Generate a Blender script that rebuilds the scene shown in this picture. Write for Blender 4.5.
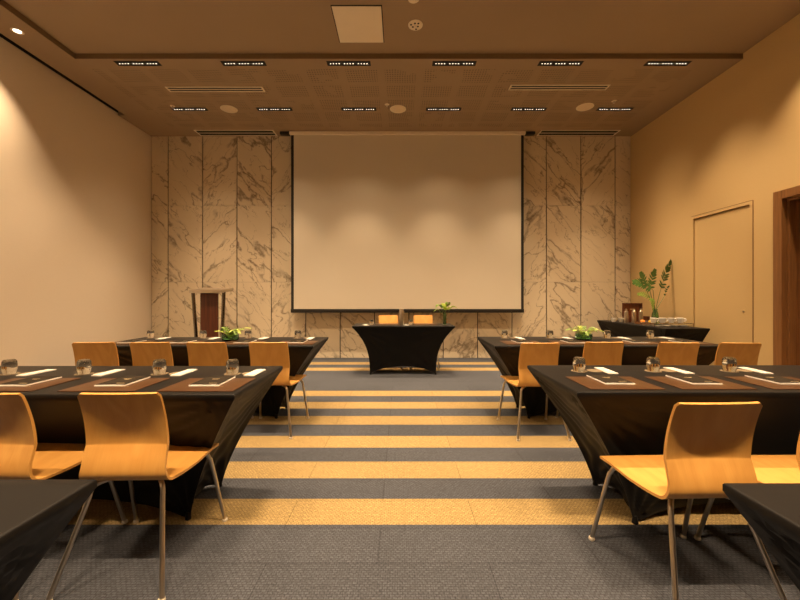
import bpy, bmesh, math, random
from mathutils import Vector, Matrix
random.seed(7)
R = math.radians
S = bpy.context.scene
COL = S.collection
for o in list(bpy.data.objects):
    bpy.data.objects.remove(o)

# ------------------------------------------------------------------ camera
cam = bpy.data.cameras.new('camera')
cam.sensor_width = 36.0
cam.lens = 36.0 * 375 / 800
cam.shift_y = -0.005
cam.clip_start = 0.02
camo = bpy.data.objects.new('camera', cam)
COL.objects.link(camo)
camo.location = (0, 0, 1.2)
camo.rotation_euler = (R(90), 0, 0)
S.camera = camo

# ------------------------------------------------------------------ world, exposure
w = bpy.data.worlds.new('world')
S.world = w
w.use_nodes = True
w.node_tree.nodes['Background'].inputs[0].default_value = (1.0, 0.72, 0.42, 1)
w.node_tree.nodes['Background'].inputs[1].default_value = 0.0
S.view_settings.view_transform = 'Standard'
S.view_settings.look = 'None'
S.view_settings.gamma = 1.0
S.view_settings.use_curve_mapping = False
S.view_settings.exposure = 0.0
try:
    S.cycles.use_denoising = True
    S.cycles.max_bounces = 10
    S.cycles.diffuse_bounces = 6
    S.cycles.transparent_max_bounces = 12
    S.cycles.sample_clamp_indirect = 6.0
except Exception:
    pass

# ------------------------------------------------------------------ lighting numbers (lamps are built with these further down)
WARM = (1.0, 0.70, 0.41)
P_FRONT = 27.0      # linear fittings in the front bulkhead, first row
P_WALLROW = 25.0    # linear fittings nearest the marble wall
P_HALL = 29.0       # unseen linear fittings over the seats, outer columns added for the walls
P_SOFFIT = 32.0     # round downlights along the left wall
P_RIGHT = 25.0      # round downlights along the right wall

# ------------------------------------------------------------------ room numbers
XL, XR = -4.82, 4.47
YB, YN = 7.26, -3.2          # marble wall, wall behind the camera
ZC, ZR = 4.29, 4.36          # bulkhead ceiling, raised ceiling
YS = 4.89                    # where the ceiling steps up

# ================================================================== helpers
def link(o, parent=None):
    COL.objects.link(o)
    if parent is not None:
        o.parent = parent
    return o

def obj(name, bm, mat, parent=None, smooth=True, angle=40, loc=None):
    me = bpy.data.meshes.new(name)
    bmesh.ops.recalc_face_normals(bm, faces=bm.faces)
    bm.to_mesh(me)
    bm.free()
    for m in (mat if isinstance(mat, (list, tuple)) else [mat]):
        me.materials.append(m)
    if smooth:
        me.polygons.foreach_set('use_smooth', [True] * len(me.polygons))
        try:
            me.set_sharp_from_angle(angle=R(angle))
        except Exception:
            pass
    o = bpy.data.objects.new(name, me)
    if loc:
        o.location = loc
    return link(o, parent)

def tag(o, label=None, cat=None, group=None, kind=None):
    if label: o['label'] = label
    if cat: o['category'] = cat
    if group: o['group'] = group
    if kind: o['kind'] = kind
    return o

def thing(name, label, cat, loc=(0, 0, 0), rz=0.0, group=None):
    o = bpy.data.objects.new(name, None)
    o.empty_display_size = 0.1
    o.location = loc
    o.rotation_euler = (0, 0, rz)
    link(o)
    return tag(o, label, cat, group)

def dup(root, loc, rz=0.0, label=None, group=None, scale=None):
    r = root.copy()
    COL.objects.link(r)
    r.location = loc
    r.rotation_euler = (0, 0, rz)
    if scale: r.scale = scale
    if label: r['label'] = label
    if group: r['group'] = group
    for ch in list(root.children):
        c = ch.copy(); COL.objects.link(c); c.parent = r
        for g in list(ch.children):
            d = g.copy(); COL.objects.link(d); d.parent = c
    return r

def box(bm, x0, x1, y0, y1, z0, z1, bev=0.0, seg=2, mi=0):
    g = bmesh.ops.create_cube(bm, size=1.0)
    vs = g['verts']
    for v in vs:
        v.co.x = x0 + (v.co.x + .5) * (x1 - x0)
        v.co.y = y0 + (v.co.y + .5) * (y1 - y0)
        v.co.z = z0 + (v.co.z + .5) * (z1 - z0)
    fs = {f for v in vs for f in v.link_faces}
    for f in fs: f.material_index = mi
    if bev > 0:
        es = list({e for v in vs for e in v.link_edges})
        bmesh.ops.bevel(bm, geom=es, offset=bev, segments=seg, profile=.5, affect='EDGES')
    return bm

def nb():
    return bmesh.new()

def boxo(name, x0, x1, y0, y1, z0, z1, mat, parent=None, bev=0.0, smooth=True):
    return obj(name, box(nb(), x0, x1, y0, y1, z0, z1, bev), mat, parent, smooth)

def tube(bm, pts, r, seg=10, cap=True, mi=0):
    pts = [Vector(p) for p in pts]
    n = len(pts)
    rr = r if isinstance(r, (list, tuple)) else [r] * n
    up = Vector((0, 0, 1))
    rings = []
    prev = None
    for i, p in enumerate(pts):
        t = (pts[min(i + 1, n - 1)] - pts[max(i - 1, 0)]).normalized()
        if prev is None:
            a = t.cross(up)
            if a.length < 1e-3: a = t.cross(Vector((1, 0, 0)))
            a.normalize()
        else:
            a = prev - t * prev.dot(t)
            a.normalize()
        prev = a
        b = t.cross(a)
        rings.append([bm.verts.new(p + (a * math.cos(k * 2 * math.pi / seg) + b * math.sin(k * 2 * math.pi / seg)) * rr[i]) for k in range(seg)])
    for i in range(n - 1):
        for k in range(seg):
            f = bm.faces.new((rings[i][k], rings[i][(k + 1) % seg], rings[i + 1][(k + 1) % seg], rings[i + 1][k]))
            f.material_index = mi
    if cap:
        bm.faces.new(rings[0][::-1]); bm.faces.new(rings[-1])
    return bm

def lathe(bm, prof, seg=24, c=(0, 0, 0), close=False):
    """prof: list of (r, z).  r==0 makes a pole."""
    rings = []
    for (r, z) in prof:
        if r < 1e-6:
            rings.append([bm.verts.new((c[0], c[1], c[2] + z))])
        else:
            rings.append([bm.verts.new((c[0] + r * math.cos(2 * math.pi * k / seg), c[1] + r * math.sin(2 * math.pi * k / seg), c[2] + z)) for k in range(seg)])
    pairs = list(zip(rings[:-1], rings[1:]))
    if close: pairs.append((rings[-1], rings[0]))
    for a, b in pairs:
        for k in range(seg):
            k2 = (k + 1) % seg
            if len(a) == 1 and len(b) == 1: continue
            if len(a) == 1: bm.faces.new((a[0], b[k2], b[k]))
            elif len(b) == 1: bm.faces.new((a[k], a[k2], b[0]))
            else: bm.faces.new((a[k], a[k2], b[k2], b[k]))
    return bm

def catmull(pts, per):
    pts = [Vector(p) for p in pts]
    P = [2 * pts[0] - pts[1]] + pts + [2 * pts[-1] - pts[-2]]
    out = []
    for i in range(1, len(P) - 2):
        p0, p1, p2, p3 = P[i - 1], P[i], P[i + 1], P[i + 2]
        for k in range(per):
            t = k / per
            out.append(0.5 * ((2 * p1) + (p2 - p0) * t + (2 * p0 - 5 * p1 + 4 * p2 - p3) * t * t + (3 * p1 - p0 - 3 * p2 + p3) * t ** 3))
    out.append(pts[-1])
    return out

# ================================================================== materials
class NT:
    def __init__(s, name):
        s.m = bpy.data.materials.new(name)
        s.m.use_nodes = True
        s.t = s.m.node_tree
        s.b = s.t.nodes['Principled BSDF']
    def n(s, typ, **kw):
        x = s.t.nodes.new(typ)
        for k, v in kw.items(): setattr(x, k, v)
        return x
    def l(s, a, b): s.t.links.new(a, b)
    def val(s, x, v):
        if hasattr(v, 'links') or hasattr(v, 'is_linked'): s.l(v, x)
        else: x.default_value = v
    def math(s, op, a, b=None, c=None, clamp=False):
        x = s.n('ShaderNodeMath', operation=op, use_clamp=clamp)
        s.val(x.inputs[0], a)
        if b is not None: s.val(x.inputs[1], b)
        if c is not None: s.val(x.inputs[2], c)
        return x.outputs[0]
    def mix(s, f, a, b, blend='MIX'):
        x = s.n('ShaderNodeMix', data_type='RGBA', blend_type=blend)
        s.val(x.inputs[0], f)
        for i, v in ((6, a), (7, b)):
            if isinstance(v, tuple): x.inputs[i].default_value = v if len(v) == 4 else (*v, 1)
            else: s.l(v, x.inputs[i])
        return x.outputs[2]
    def noise(s, vec, scale, detail=4, rough=.55, dist=0.0):
        x = s.n('ShaderNodeTexNoise')
        if vec is not None: s.l(vec, x.inputs['Vector'])
        x.inputs['Scale'].default_value = scale
        x.inputs['Detail'].default_value = detail
        x.inputs['Roughness'].default_value = rough
        x.inputs['Distortion'].default_value = dist
        return x
    def mapping(s, vec, scale=(1, 1, 1), rot=(0, 0, 0), loc=(0, 0, 0)):
        x = s.n('ShaderNodeMapping')
        s.l(vec, x.inputs[0])
        x.inputs['Scale'].default_value = scale
        x.inputs['Rotation'].default_value = rot
        x.inputs['Location'].default_value = loc
        return x.outputs[0]
    def coord(s, k='Object'):
        return s.n('ShaderNodeTexCoord').outputs[k]
    def pos(s):
        return s.n('ShaderNodeNewGeometry').outputs['Position']
    def ramp(s, f, stops, interp='LINEAR'):
        x = s.n('ShaderNodeValToRGB')
        x.color_ramp.interpolation = interp
        e = x.color_ramp.elements
        while len(e) < len(stops): e.new(0.5)
        for i, (p, c) in enumerate(stops):
            e[i].position = p
            e[i].color = c if len(c) == 4 else (*c, 1)
        s.l(f, x.inputs[0])
        return x.outputs[0]
    def bump(s, h, strength=.2, dist=.01):
        x = s.n('ShaderNodeBump')
        x.inputs['Strength'].default_value = strength
        x.inputs['Distance'].default_value = dist
        s.l(h, x.inputs['Height'])
        s.l(x.outputs[0], s.b.inputs['Normal'])
    def base(s, c):
        if isinstance(c, tuple): s.b.inputs['Base Color'].default_value = (*c, 1)[:4]
        else: s.l(c, s.b.inputs['Base Color'])
    def set(s, **kw):
        for k, v in kw.items():
            s.b.inputs[k.replace('_', ' ')].default_value = v
        return s

def plain(name, c, rough=.5, metal=0.0, var=.06, scale=30, spec=.5, bump=0.0):
    t = NT(name)
    co = t.coord()
    n = t.noise(co, scale)
    t.base(t.mix(n.outputs[0], tuple(x * (1 - var) for x in c), tuple(min(1, x * (1 + var)) for x in c)))
    t.set(Roughness=rough, Metallic=metal)
    t.b.inputs['Specular IOR Level'].default_value = spec
    if bump: t.bump(n.outputs[0], bump, .004)
    return t.m

def wallmat(name, c):
    t = NT(name)
    p = t.pos()
    a = t.noise(t.mapping(p, (6, 6, 60)), 4.0, 3)
    b = t.noise(p, .8, 2)
    f = t.math('ADD', t.math('MULTIPLY', a.outputs[0], .5), t.math('MULTIPLY', b.outputs[0], .5))
    t.base(t.mix(f, tuple(x * .93 for x in c), tuple(x * 1.07 for x in c)))
    t.set(Roughness=.75)
    t.bump(a.outputs[0], .12, .003)
    return t.m

M = {}
M['wall_left'] = wallmat('wall_left_paint', (.82, .72, .60))
M['wall_right'] = wallmat('wall_right_covering', (.64, .46, .22))
M['dark_gap'] = plain('shadow_gap_black', (.012, .010, .008), .9)

def carpet():
    t = NT('striped_carpet')
    p = t.pos()
    sx = t.n('ShaderNodeSeparateXYZ'); t.l(p, sx.inputs[0])
    y = sx.outputs['Y']
    W0, WS = 1.94, .2552
    gold, dark = (.325, .232, .102), (.066, .071, .087)
    st = [(0.0, dark)]
    for k in (0, 2, 4, 6, 8, 10, 16, 18):
        st.append(((W0 + WS * k) / 8, gold)); st.append(((W0 + WS * (k + 1)) / 8, dark))
    c = t.ramp(t.math('DIVIDE', y, 8.0), st, 'CONSTANT')
    # woven loop texture: dashes across the tile
    w1 = t.noise(t.mapping(p, (70, 170, 1)), 1.0, 2, .6)
    w2 = t.noise(t.mapping(p, (230, 60, 1)), 1.0, 2, .6)
    chk = t.n('ShaderNodeTexBrick')
    t.l(t.mapping(p, (1, 1, 1)), chk.inputs['Vector'])
    chk.inputs['Scale'].default_value = 1.0
    chk.inputs['Brick Width'].default_value = .021
    chk.inputs['Row Height'].default_value = .013
    chk.inputs['Mortar Size'].default_value = .0028
    chk.inputs['Mortar Smooth'].default_value = .6
    chk.inputs['Color1'].default_value = (1, 1, 1, 1); chk.inputs['Color2'].default_value = (.55, .55, .55, 1)
    chk.inputs['Mortar'].default_value = (.12, .12, .12, 1)
    wv = t.math('ADD', t.math('MULTIPLY', w1.outputs[0], .5), t.math('MULTIPLY', w2.outputs[0], .5))
    k1 = t.math('MULTIPLY_ADD', wv, 2.6, -.3)
    k2 = t.math('MULTIPLY_ADD', chk.outputs[0], .62, .62)
    k = t.math('MULTIPLY', k1, k2)
    # tile seams, planks laid with a stagger
    br = t.n('ShaderNodeTexBrick')
    t.l(t.mapping(p, (1, 1, 1), loc=(0.1, WS - (W0 % WS), 0)), br.inputs['Vector'])
    br.inputs['Scale'].default_value = 1.0
    br.inputs['Brick Width'].default_value = 1.0
    br.inputs['Row Height'].default_value = WS
    br.inputs['Mortar Size'].default_value = .003
    br.inputs['Color1'].default_value = (1, 1, 1, 1); br.inputs['Color2'].default_value = (.9, .9, .9, 1)
    br.inputs['Mortar'].default_value = (.66, .66, .66, 1)
    big = t.noise(p, 1.6, 3)
    c = t.mix(1.0, c, br.outputs[0], 'MULTIPLY')
    kk = t.math('MULTIPLY', k, t.math('MULTIPLY_ADD', big.outputs[0], .3, .85))
    cmb = t.n('ShaderNodeCombineColor')
    for i in range(3): t.l(kk, cmb.inputs[i])
    c = t.mix(1.0, c, cmb.outputs[0], 'MULTIPLY')
    t.base(c)
    t.set(Roughness=.95)
    t.b.inputs['Specular IOR Level'].default_value = .15
    t.bump(k, .5, .004)
    return t.m
M['carpet'] = carpet()

def ceilmat():
    t = NT('ceiling_paint_perforated')
    p = t.pos()
    sx = t.n('ShaderNodeSeparateXYZ'); t.l(p, sx.inputs[0])
    x, y, z = sx.outputs
    # fields of drilled holes: cells with plain margins
    cx = t.math('FRACT', t.math('DIVIDE', t.math('ADD', x, 4.6), .54))
    cy = t.math('FRACT', t.math('DIVIDE', t.math('SUBTRACT', y, 5.07), .40))
    def inside(v, a, b):
        return t.math('MULTIPLY', t.math('GREATER_THAN', v, a), t.math('LESS_THAN', v, b))
    cell = t.math('MULTIPLY', inside(cx, .13, .93), inside(cy, .10, .9))
    reg = t.math('MULTIPLY', inside(x, -4.2, 4.0), inside(y, 5.08, 6.85))
    wob = t.noise(t.mapping(p, (1, 1, 1)), 1.5, 2)
    hx = t.math('FRACT', t.math('ADD', t.math('DIVIDE', x, .036), t.math('MULTIPLY', wob.outputs[0], 3.0)))
    hy = t.math('FRACT', t.math('ADD', t.math('DIVIDE', y, .05), t.math('MULTIPLY', x, .9)))
    d = t.math('SQRT', t.math('ADD', t.math('POWER', t.math('SUBTRACT', hx, .5), 2.0), t.math('POWER', t.math('SUBTRACT', hy, .5), 2.0)))
    hole = t.math('LESS_THAN', d, .30)
    vis = t.math('GREATER_THAN', t.noise(p, 2.2, 2).outputs[0], .40)
    f = t.math('MULTIPLY', t.math('MULTIPLY', cell, reg), t.math('MULTIPLY', hole, vis))
    n = t.noise(p, 1.2, 2)
    base = t.mix(n.outputs[0], (.345, .255, .168), (.39, .29, .195))
    t.base(t.mix(t.math('MULTIPLY', f, .45), base, (.05, .04, .03)))
    t.set(Roughness=.85)
    return t.m
M['ceiling'] = ceilmat()

def marble():
    t = NT('veined_marble')
    co = t.pos()
    g = t.n('ShaderNodeNewGeometry')
    rnd = g.outputs['Random Per Island']
    off = t.n('ShaderNodeCombineXYZ')
    t.l(t.math('MULTIPLY', rnd, 37.0), off.inputs[0]); t.l(t.math('MULTIPLY', rnd, 71.0), off.inputs[1]); t.l(t.math('MULTIPLY', rnd, 13.0), off.inputs[2])
    va = t.n('ShaderNodeVectorMath', operation='ADD'); t.l(co, va.inputs[0]); t.l(off.outputs[0], va.inputs[1])
    # half of the slabs lean the other way
    sgn = t.math('GREATER_THAN', t.math('FRACT', t.math('MULTIPLY', rnd, 9.7)), .72)
    v1 = t.mapping(t.mapping(va.outputs[0], rot=(0, R(42), 0)), (1.9, 1, .62))
    v2 = t.mapping(t.mapping(va.outputs[0], rot=(0, R(-36), 0)), (1.9, 1, .62))
    vm = t.n('ShaderNodeMix', data_type='VECTOR')
    t.l(sgn, vm.inputs[0]); t.l(v1, vm.inputs[4]); t.l(v2, vm.inputs[5])
    v = vm.outputs[1]
    # bend the coordinates a little so that veins wander and fork
    wn = t.noise(va.outputs[0], 2.2, 5, .6)
    wsub = t.n('ShaderNodeVectorMath', operation='SUBTRACT'); t.l(wn.outputs['Color'], wsub.inputs[0]); wsub.inputs[1].default_value = (.5, .5, .5)
    wsc = t.n('ShaderNodeVectorMath', operation='SCALE'); t.l(wsub.outputs[0], wsc.inputs[0]); wsc.inputs['Scale'].default_value = .34
    wad = t.n('ShaderNodeVectorMath', operation='ADD'); t.l(v, wad.inputs[0]); t.l(wsc.outputs[0], wad.inputs[1])
    v = wad.outputs[0]
    def vein(scale, width, detail=3, seed=0.0):
        n = t.noise(t.mapping(v, loc=(seed, seed * .7, seed * .3)), scale, detail, .5)
        a = t.math('ABSOLUTE', t.math('SUBTRACT', n.outputs[0], .5))
        return t.math('SUBTRACT', 1.0, t.math('DIVIDE', a, width), clamp=True)
    big = t.math('MAXIMUM', vein(.66, .017, 4), vein(.55, .010, 4, 17.0))
    thin = vein(1.0, .009, 3, 4.0)
    hair = vein(2.2, .009, 4, 9.0)
    mask = t.noise(v, 1.0, 2)
    brk = t.noise(va.outputs[0], 9.0, 4, .7)
    mk = t.math('MULTIPLY', t.math('SUBTRACT', mask.outputs[0], .43), 9.0, clamp=True)
    mk2 = t.math('MULTIPLY', t.math('SUBTRACT', brk.outputs[0], .38), 8.0, clamp=True)
    cloud = t.noise(v, 1.4, 5)
    base = t.mix(cloud.outputs[0], (.66, .565, .42), (.78, .68, .52))
    c = t.mix(t.math('MULTIPLY', t.math('MULTIPLY', hair, mk2), .7), base, (.24, .17, .10))
    c = t.mix(t.math('MULTIPLY', t.math('MULTIPLY', thin, mk2), .7), c, (.16, .105, .06))
    c = t.mix(t.math('MULTIPLY', t.math('MULTIPLY', big, mk), t.math('MULTIPLY_ADD', mk2, .42, .38)), c, (.15, .10, .058))
    t.base(c)
    t.set(Roughness=.28)
    t.b.inputs['Specular IOR Level'].default_value = .35
    return t.m
M['marble'] = marble()

def plywood():
    t = NT('honey_beech_plywood')
    uv = t.n('ShaderNodeUVMap').outputs[0]
    oi = t.n('ShaderNodeObjectInfo')
    va = t.n('ShaderNodeVectorMath', operation='ADD')
    off = t.n('ShaderNodeCombineXYZ')
    t.l(t.math('MULTIPLY', oi.outputs['Random'], 9.0), off.inputs[0]); t.l(t.math('MULTIPLY', oi.outputs['Random'], 5.0), off.inputs[1])
    t.l(uv, va.inputs[0]); t.l(off.outputs[0], va.inputs[1])
    v = va.outputs[0]
    n0 = t.noise(t.mapping(v, (5.0, 1.6, 1)), 1.0, 3, .5, .4)
    rings = t.math('FRACT', t.math('MULTIPLY', n0.outputs[0], 7.0))
    rings = t.math('ABSOLUTE', t.math('SUBTRACT', rings, .5))
    fine = t.noise(t.mapping(v, (220, 9, 1)), 1.0, 2)
    c = t.mix(t.math('MULTIPLY', rings, 1.4, clamp=True), (.62, .315, .078), (.73, .405, .115))
    c = t.mix(t.math('MULTIPLY', fine.outputs[0], .42), c, (.46, .22, .05))
    hs = t.n('ShaderNodeHueSaturation')
    hs.inputs['Hue'].default_value = .5
    t.l(t.math('MULTIPLY_ADD', oi.outputs['Random'], .18, .9), hs.inputs['Value'])
    t.l(c, hs.inputs['Color'])
    t.base(hs.outputs[0])
    t.set(Roughness=.34)
    t.b.inputs['Coat Weight'].default_value = .25
    t.b.inputs['Coat Roughness'].default_value = .25
    return t.m
M['ply'] = plywood()

def darkwood(name, a, b, axis=2, rough=.4):
    t = NT(name)
    co = t.coord()
    sc = [55, 55, 55]; sc[axis] = 2.2
    n = t.noise(t.mapping(co, tuple(sc)), 1.0, 4, .6, .3)
    t.base(t.mix(t.math('MULTIPLY_ADD', n.outputs[0], 1.8, -.4, clamp=True), a, b))
    t.set(Roughness=rough)
    return t.m
M['walnut'] = darkwood('door_walnut', (.085, .032, .010), (.30, .125, .040))
M['walnut_frame'] = darkwood('frame_walnut', (.17, .075, .026), (.32, .15, .052))
M['mahogany'] = darkwood('mahogany', (.060, .014, .006), (.155, .042, .016))
M['tray_wood'] = darkwood('tray_wood', (.16, .06, .02), (.30, .12, .04), 0)

def spandex():
    t = NT('black_stretch_fabric')
    co = t.coord()
    a = t.noise(t.mapping(co, (900, 900, 900)), 1.0, 1)
    b = t.noise(co, 2.5, 3)
    t.base(t.mix(b.outputs[0], (.0058, .0052, .0052), (.0095, .0086, .0086)))
    t.set(Roughness=.46)
    t.b.inputs['Specular IOR Level'].default_value = .15
    t.b.inputs['Sheen Weight'].default_value = .03
    t.b.inputs['Sheen Roughness'].default_value = .4
    t.bump(a.outputs[0], .08, .001)
    return t.m
M['spandex'] = spandex()

def leather():
    t = NT('brown_leather')
    co = t.coord()
    v = t.n('ShaderNodeTexVoronoi'); t.l(co, v.inputs['Vector']); v.inputs['Scale'].default_value = 420
    b = t.noise(co, 14, 3)
    t.base(t.mix(b.outputs[0], (.055, .0245, .0095), (.078, .036, .0135)))
    t.set(Roughness=.38)
    t.b.inputs['Specular IOR Level'].default_value = .3
    t.bump(v.outputs['Distance'], .15, .001)
    return t.m
M['leather'] = leather()
M['steel'] = plain('brushed_steel_tube', (.62, .55, .46), .28, 1.0, .05, 60)
M['chrome'] = plain('polished_chrome', (.80, .78, .74), .10, 1.0, .03, 20)
M['dark_chrome'] = plain('dark_chrome', (.22, .19, .16), .12, 1.0, .03, 20)
M['glide'] = plain('plastic_glide', (.60, .55, .46), .5)
M['notecover'] = plain('notebook_cover', (.022, .016, .010), .8, spec=.15)
M['paper'] = plain('white_paper', (.86, .84, .80), .8, var=.02)
M['goldink'] = plain('gold_print', (.45, .34, .18), .4)
M['napkin'] = plain('white_napkin', (.62, .60, .56), .85, var=.05, scale=60, bump=.2)
M['screen'] = plain('projection_fabric', (.66, .60, .50), .85, var=.015, scale=3)
M['black'] = plain('matt_black', (.012, .011, .011), .6)
M['black_metal'] = plain('black_metal', (.02, .018, .017), .4, .2)
M['alu'] = plain('painted_aluminium', (.85, .76, .62), .45, .0)
M['grille'] = plain('speaker_grille', (.85, .72, .55), .7)
M['panel'] = plain('access_panel_paint', (.93, .82, .66), .75, var=.03, scale=4)
M['white_plastic'] = plain('cream_plastic', (.88, .78, .62), .5)
M['china'] = plain('white_china', (.88, .86, .82), .22, var=.01)
M['leaf'] = plain('dark_leaf', (.055, .13, .022), .45, var=.35, scale=18)
M['leaf_pale'] = plain('fresh_leaf', (.20, .33, .05), .45, var=.35, scale=22)
M['leaf_lime'] = plain('lime_leaf', (.42, .52, .07), .45, var=.35, scale=22)
M['stem'] = plain('plant_stem', (.10, .16, .035), .5)
M['orange'] = plain('orange_peel', (.75, .27, .03), .5, bump=.3, scale=200)
M['lemon'] = plain('lemon_peel', (.75, .52, .06), .5, bump=.3, scale=200)
M['plum'] = plain('plum_skin', (.05, .02, .035), .3)
M['tea'] = plain('tea_packets', (.55, .30, .10), .6, var=.5, scale=60)

def glassmat(name, c=(1, 1, 1), rough=0.0, ior=1.45):
    t = NT(name)
    t.base(c)
    t.set(Roughness=rough, IOR=ior)
    t.b.inputs['Transmission Weight'].default_value = 1.0
    return t.m
M['glass'] = glassmat('clear_glass', (.98, .98, .96))
M['green_glass'] = glassmat('green_tinted_glass', (.45, .72, .52))
M['water'] = glassmat('vase_water', (.80, .92, .82), 0, 1.33)
M['acrylic'] = glassmat('clear_acrylic', (.96, .97, .96))

def emit(name, c, s):
    t = NT(name)
    t.base((.9, .9, .9))
    t.b.inputs['Emission Color'].default_value = (*c, 1)
    t.b.inputs['Emission Strength'].default_value = s
    return t.m
M['led'] = emit('led_lens', (1.0, .86, .66), 3.0)
M['lamp'] = emit('lamp_face', (1.0, .86, .66), 6.0)

def struct(o):
    o['kind'] = 'structure'
    return o

# ================================================================== room shell
struct(boxo('floor', XL - .2, XR + .2, YN - .2, YB + .3, -.12, 0, M['carpet'], smooth=False))

# back wall of marble slabs: every slab an island with narrow joints, over a dark backing
bm = nb()
JX = [-4.82] + [-4.49 + .666 * i for i in range(14)] + [4.47]
JX = [x for x in JX if x <= 4.47]
JZ = [0.0, 1.47, 2.95, 4.60]
box(bm, XL - .2, XR + .2, YB + .022, YB + .2, 0, 4.6, mi=1)
for i in range(len(JX) - 1):
    for j in range(3):
        if JX[i + 1] - JX[i] < .05: continue
        box(bm, JX[i] + .009, JX[i + 1] - .009, YB, YB + .025, JZ[j] + .0015, JZ[j + 1] - .0015, .002, 1)
struct(obj('wall_back', bm, [M['marble'], M['dark_gap']], smooth=False))

struct(boxo('wall_left', XL - .2, XL, YN - .2, YB + .2, 0, 4.7, M['wall_left'], smooth=False))
struct(boxo('wall_rear', XL - .2, XR + .2, YN - .2, YN, 0, 4.7, M['wall_left'], smooth=False))

# right wall with a flush service door and a timber door opening
D1a, D1b, D1h = 4.80, 5.70, 2.36       # flush door
D2a, D2b, D2h = 3.30, 4.375, 2.335       # timber door opening inside its frame
bm = nb()
for (a, b, z0, z1) in ((YN - .2, D2a - .1, 0, 4.7), (D2b + .1, D1a - .012, 0, 4.7), (D1b + .012, YB + .2, 0, 4.7),
                       (D2a - .1, D2b + .1, D2h + .1, 4.7), (D1a - .012, D1b + .012, D1h + .012, 4.7)):
    box(bm, XR, XR + .25, a, b, z0, z1)
struct(obj('wall_right', bm, M['wall_right'], smooth=False))
bm = box(nb(), XR + .012, XR + .06, D1a, D1b, .006, D1h, .002)
d1 = obj('door_1', bm, [M['wall_right']], smooth=False); struct(d1)
tag(d1, 'flush hidden door in the same tan covering as the right wall', None)
bm = nb()
box(bm, XR + .061, XR + .10, D1a - .012, D1b + .012, 0, D1h + .012)
struct(obj('trim_1', bm, M['dark_gap'], smooth=False))
lathe(bm := nb(), [(0, 0), (.012, 0), (.012, .008), (.006, .012), (0, .012)], 12)
lk = obj('door_lock', bm, M['steel'], d1, loc=(XR + .012, D1a + .09, 1.0)); lk.rotation_euler = (0, R(-90), 0)
# slim tan casing round the flush door, proud of the wall
bm = nb()
for (a, b, z0, z1) in ((D1a - .05, D1a - .012, 0, D1h + .05), (D1b + .012, D1b + .05, 0, D1h + .05), (D1a - .012, D1b + .012, D1h + .012, D1h + .05)):
    box(bm, XR - .006, XR, a, b, z0, z1, .002)
struct(obj('trim_2', bm, M['wall_right'], smooth=False))
bm = nb()
box(bm, XR - .007, XR, D1a - .058, D1a - .051, 0, D1h + .05); box(bm, XR - .007, XR, D1a - .051, D1b + .05, D1h + .051, D1h + .057)
struct(obj('casing_shade_strip', bm, M['walnut_frame'], smooth=False))  # walnut-coloured strips draw the shadow line round the casing
# timber door: frame, rebate, leaf
bm = nb()
for (a, b, z0, z1) in ((D2a - .1, D2a, 0, D2h + .1), (D2b, D2b + .1, 0, D2h + .1), (D2a, D2b, D2h, D2h + .1)):
    box(bm, XR - .02, XR + .13, a, b, z0, z1, .004)
for (a, b, z0, z1) in ((D2a, D2a + .03, 0, D2h - .03), (D2b - .03, D2b, 0, D2h - .03), (D2a, D2b, D2h - .03, D2h)):
    box(bm, XR + .04, XR + .20, a, b, z0, z1, .003)
struct(obj('trim_3', bm, M['walnut_frame'], smooth=False))
bm = nb()
box(bm, XR + .13, XR + .19, D2a + .032, D2b - .032, .006, D2h - .034, .003)
for i in range(8):
    yy = D2a + .04 + i * .13
    box(bm, XR + .122, XR + .14, yy, yy + .118, .012, D2h - .04, .003)
d2 = obj('door_2', bm, M['walnut'], smooth=False); struct(d2)
box(bm := nb(), XR + .092, XR + .104, D2a + .14, D2a + .165, .85, 1.25, .004)
for z in (.88, 1.20): box(bm, XR + .10, XR + .123, D2a + .147, D2a + .158, z, z + .012)
obj('door_handle', bm, M['steel'], d2)

# ceilings: stepped bulkhead with a slot along the left wall
bm = nb()
SL = XL + .12
box(bm, SL, XR, YS, YB + .2, ZC, ZC + .2)
box(bm, XL, SL, 6.41, YB + .2, ZC, ZC + .2)
box(bm, SL, -4.24, YN, YS, ZC, ZC + .2)
box(bm, -4.24, XR, YN, YS, ZR, ZR + .13)
box(bm, XL - .2, XR + .25, YN - .2, YB + .2, 4.6, 4.7)
struct(obj('ceiling', bm, M['ceiling'], smooth=False))

struct(boxo('slot_shade_strip', XL, XL + .004, YN, 6.41, 4.325, 4.5, M['dark_gap'], smooth=False))  # black strip painting the slot's shade onto the top of the wall
# brown fascia strip, its dark tone painting shade on the ceiling step
M['step_shade'] = plain('step_shade_brown', (.20, .13, .07), .8)
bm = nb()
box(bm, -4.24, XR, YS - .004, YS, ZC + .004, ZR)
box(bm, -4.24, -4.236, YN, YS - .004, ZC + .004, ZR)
struct(obj('step_shade_strip', bm, M['step_shade'], smooth=False))

# ================================================================== ceiling fittings
def area(parent, loc, sx, sy, power, spread):
    l = bpy.data.lights.new('lamp_light', 'AREA')
    l.shape = 'RECTANGLE'; l.size = sx; l.size_y = sy
    l.energy = power; l.color = WARM; l.spread = R(spread)
    o = bpy.data.objects.new('lamp_light', l)
    link(o, parent); o.location = loc
    return o

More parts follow.
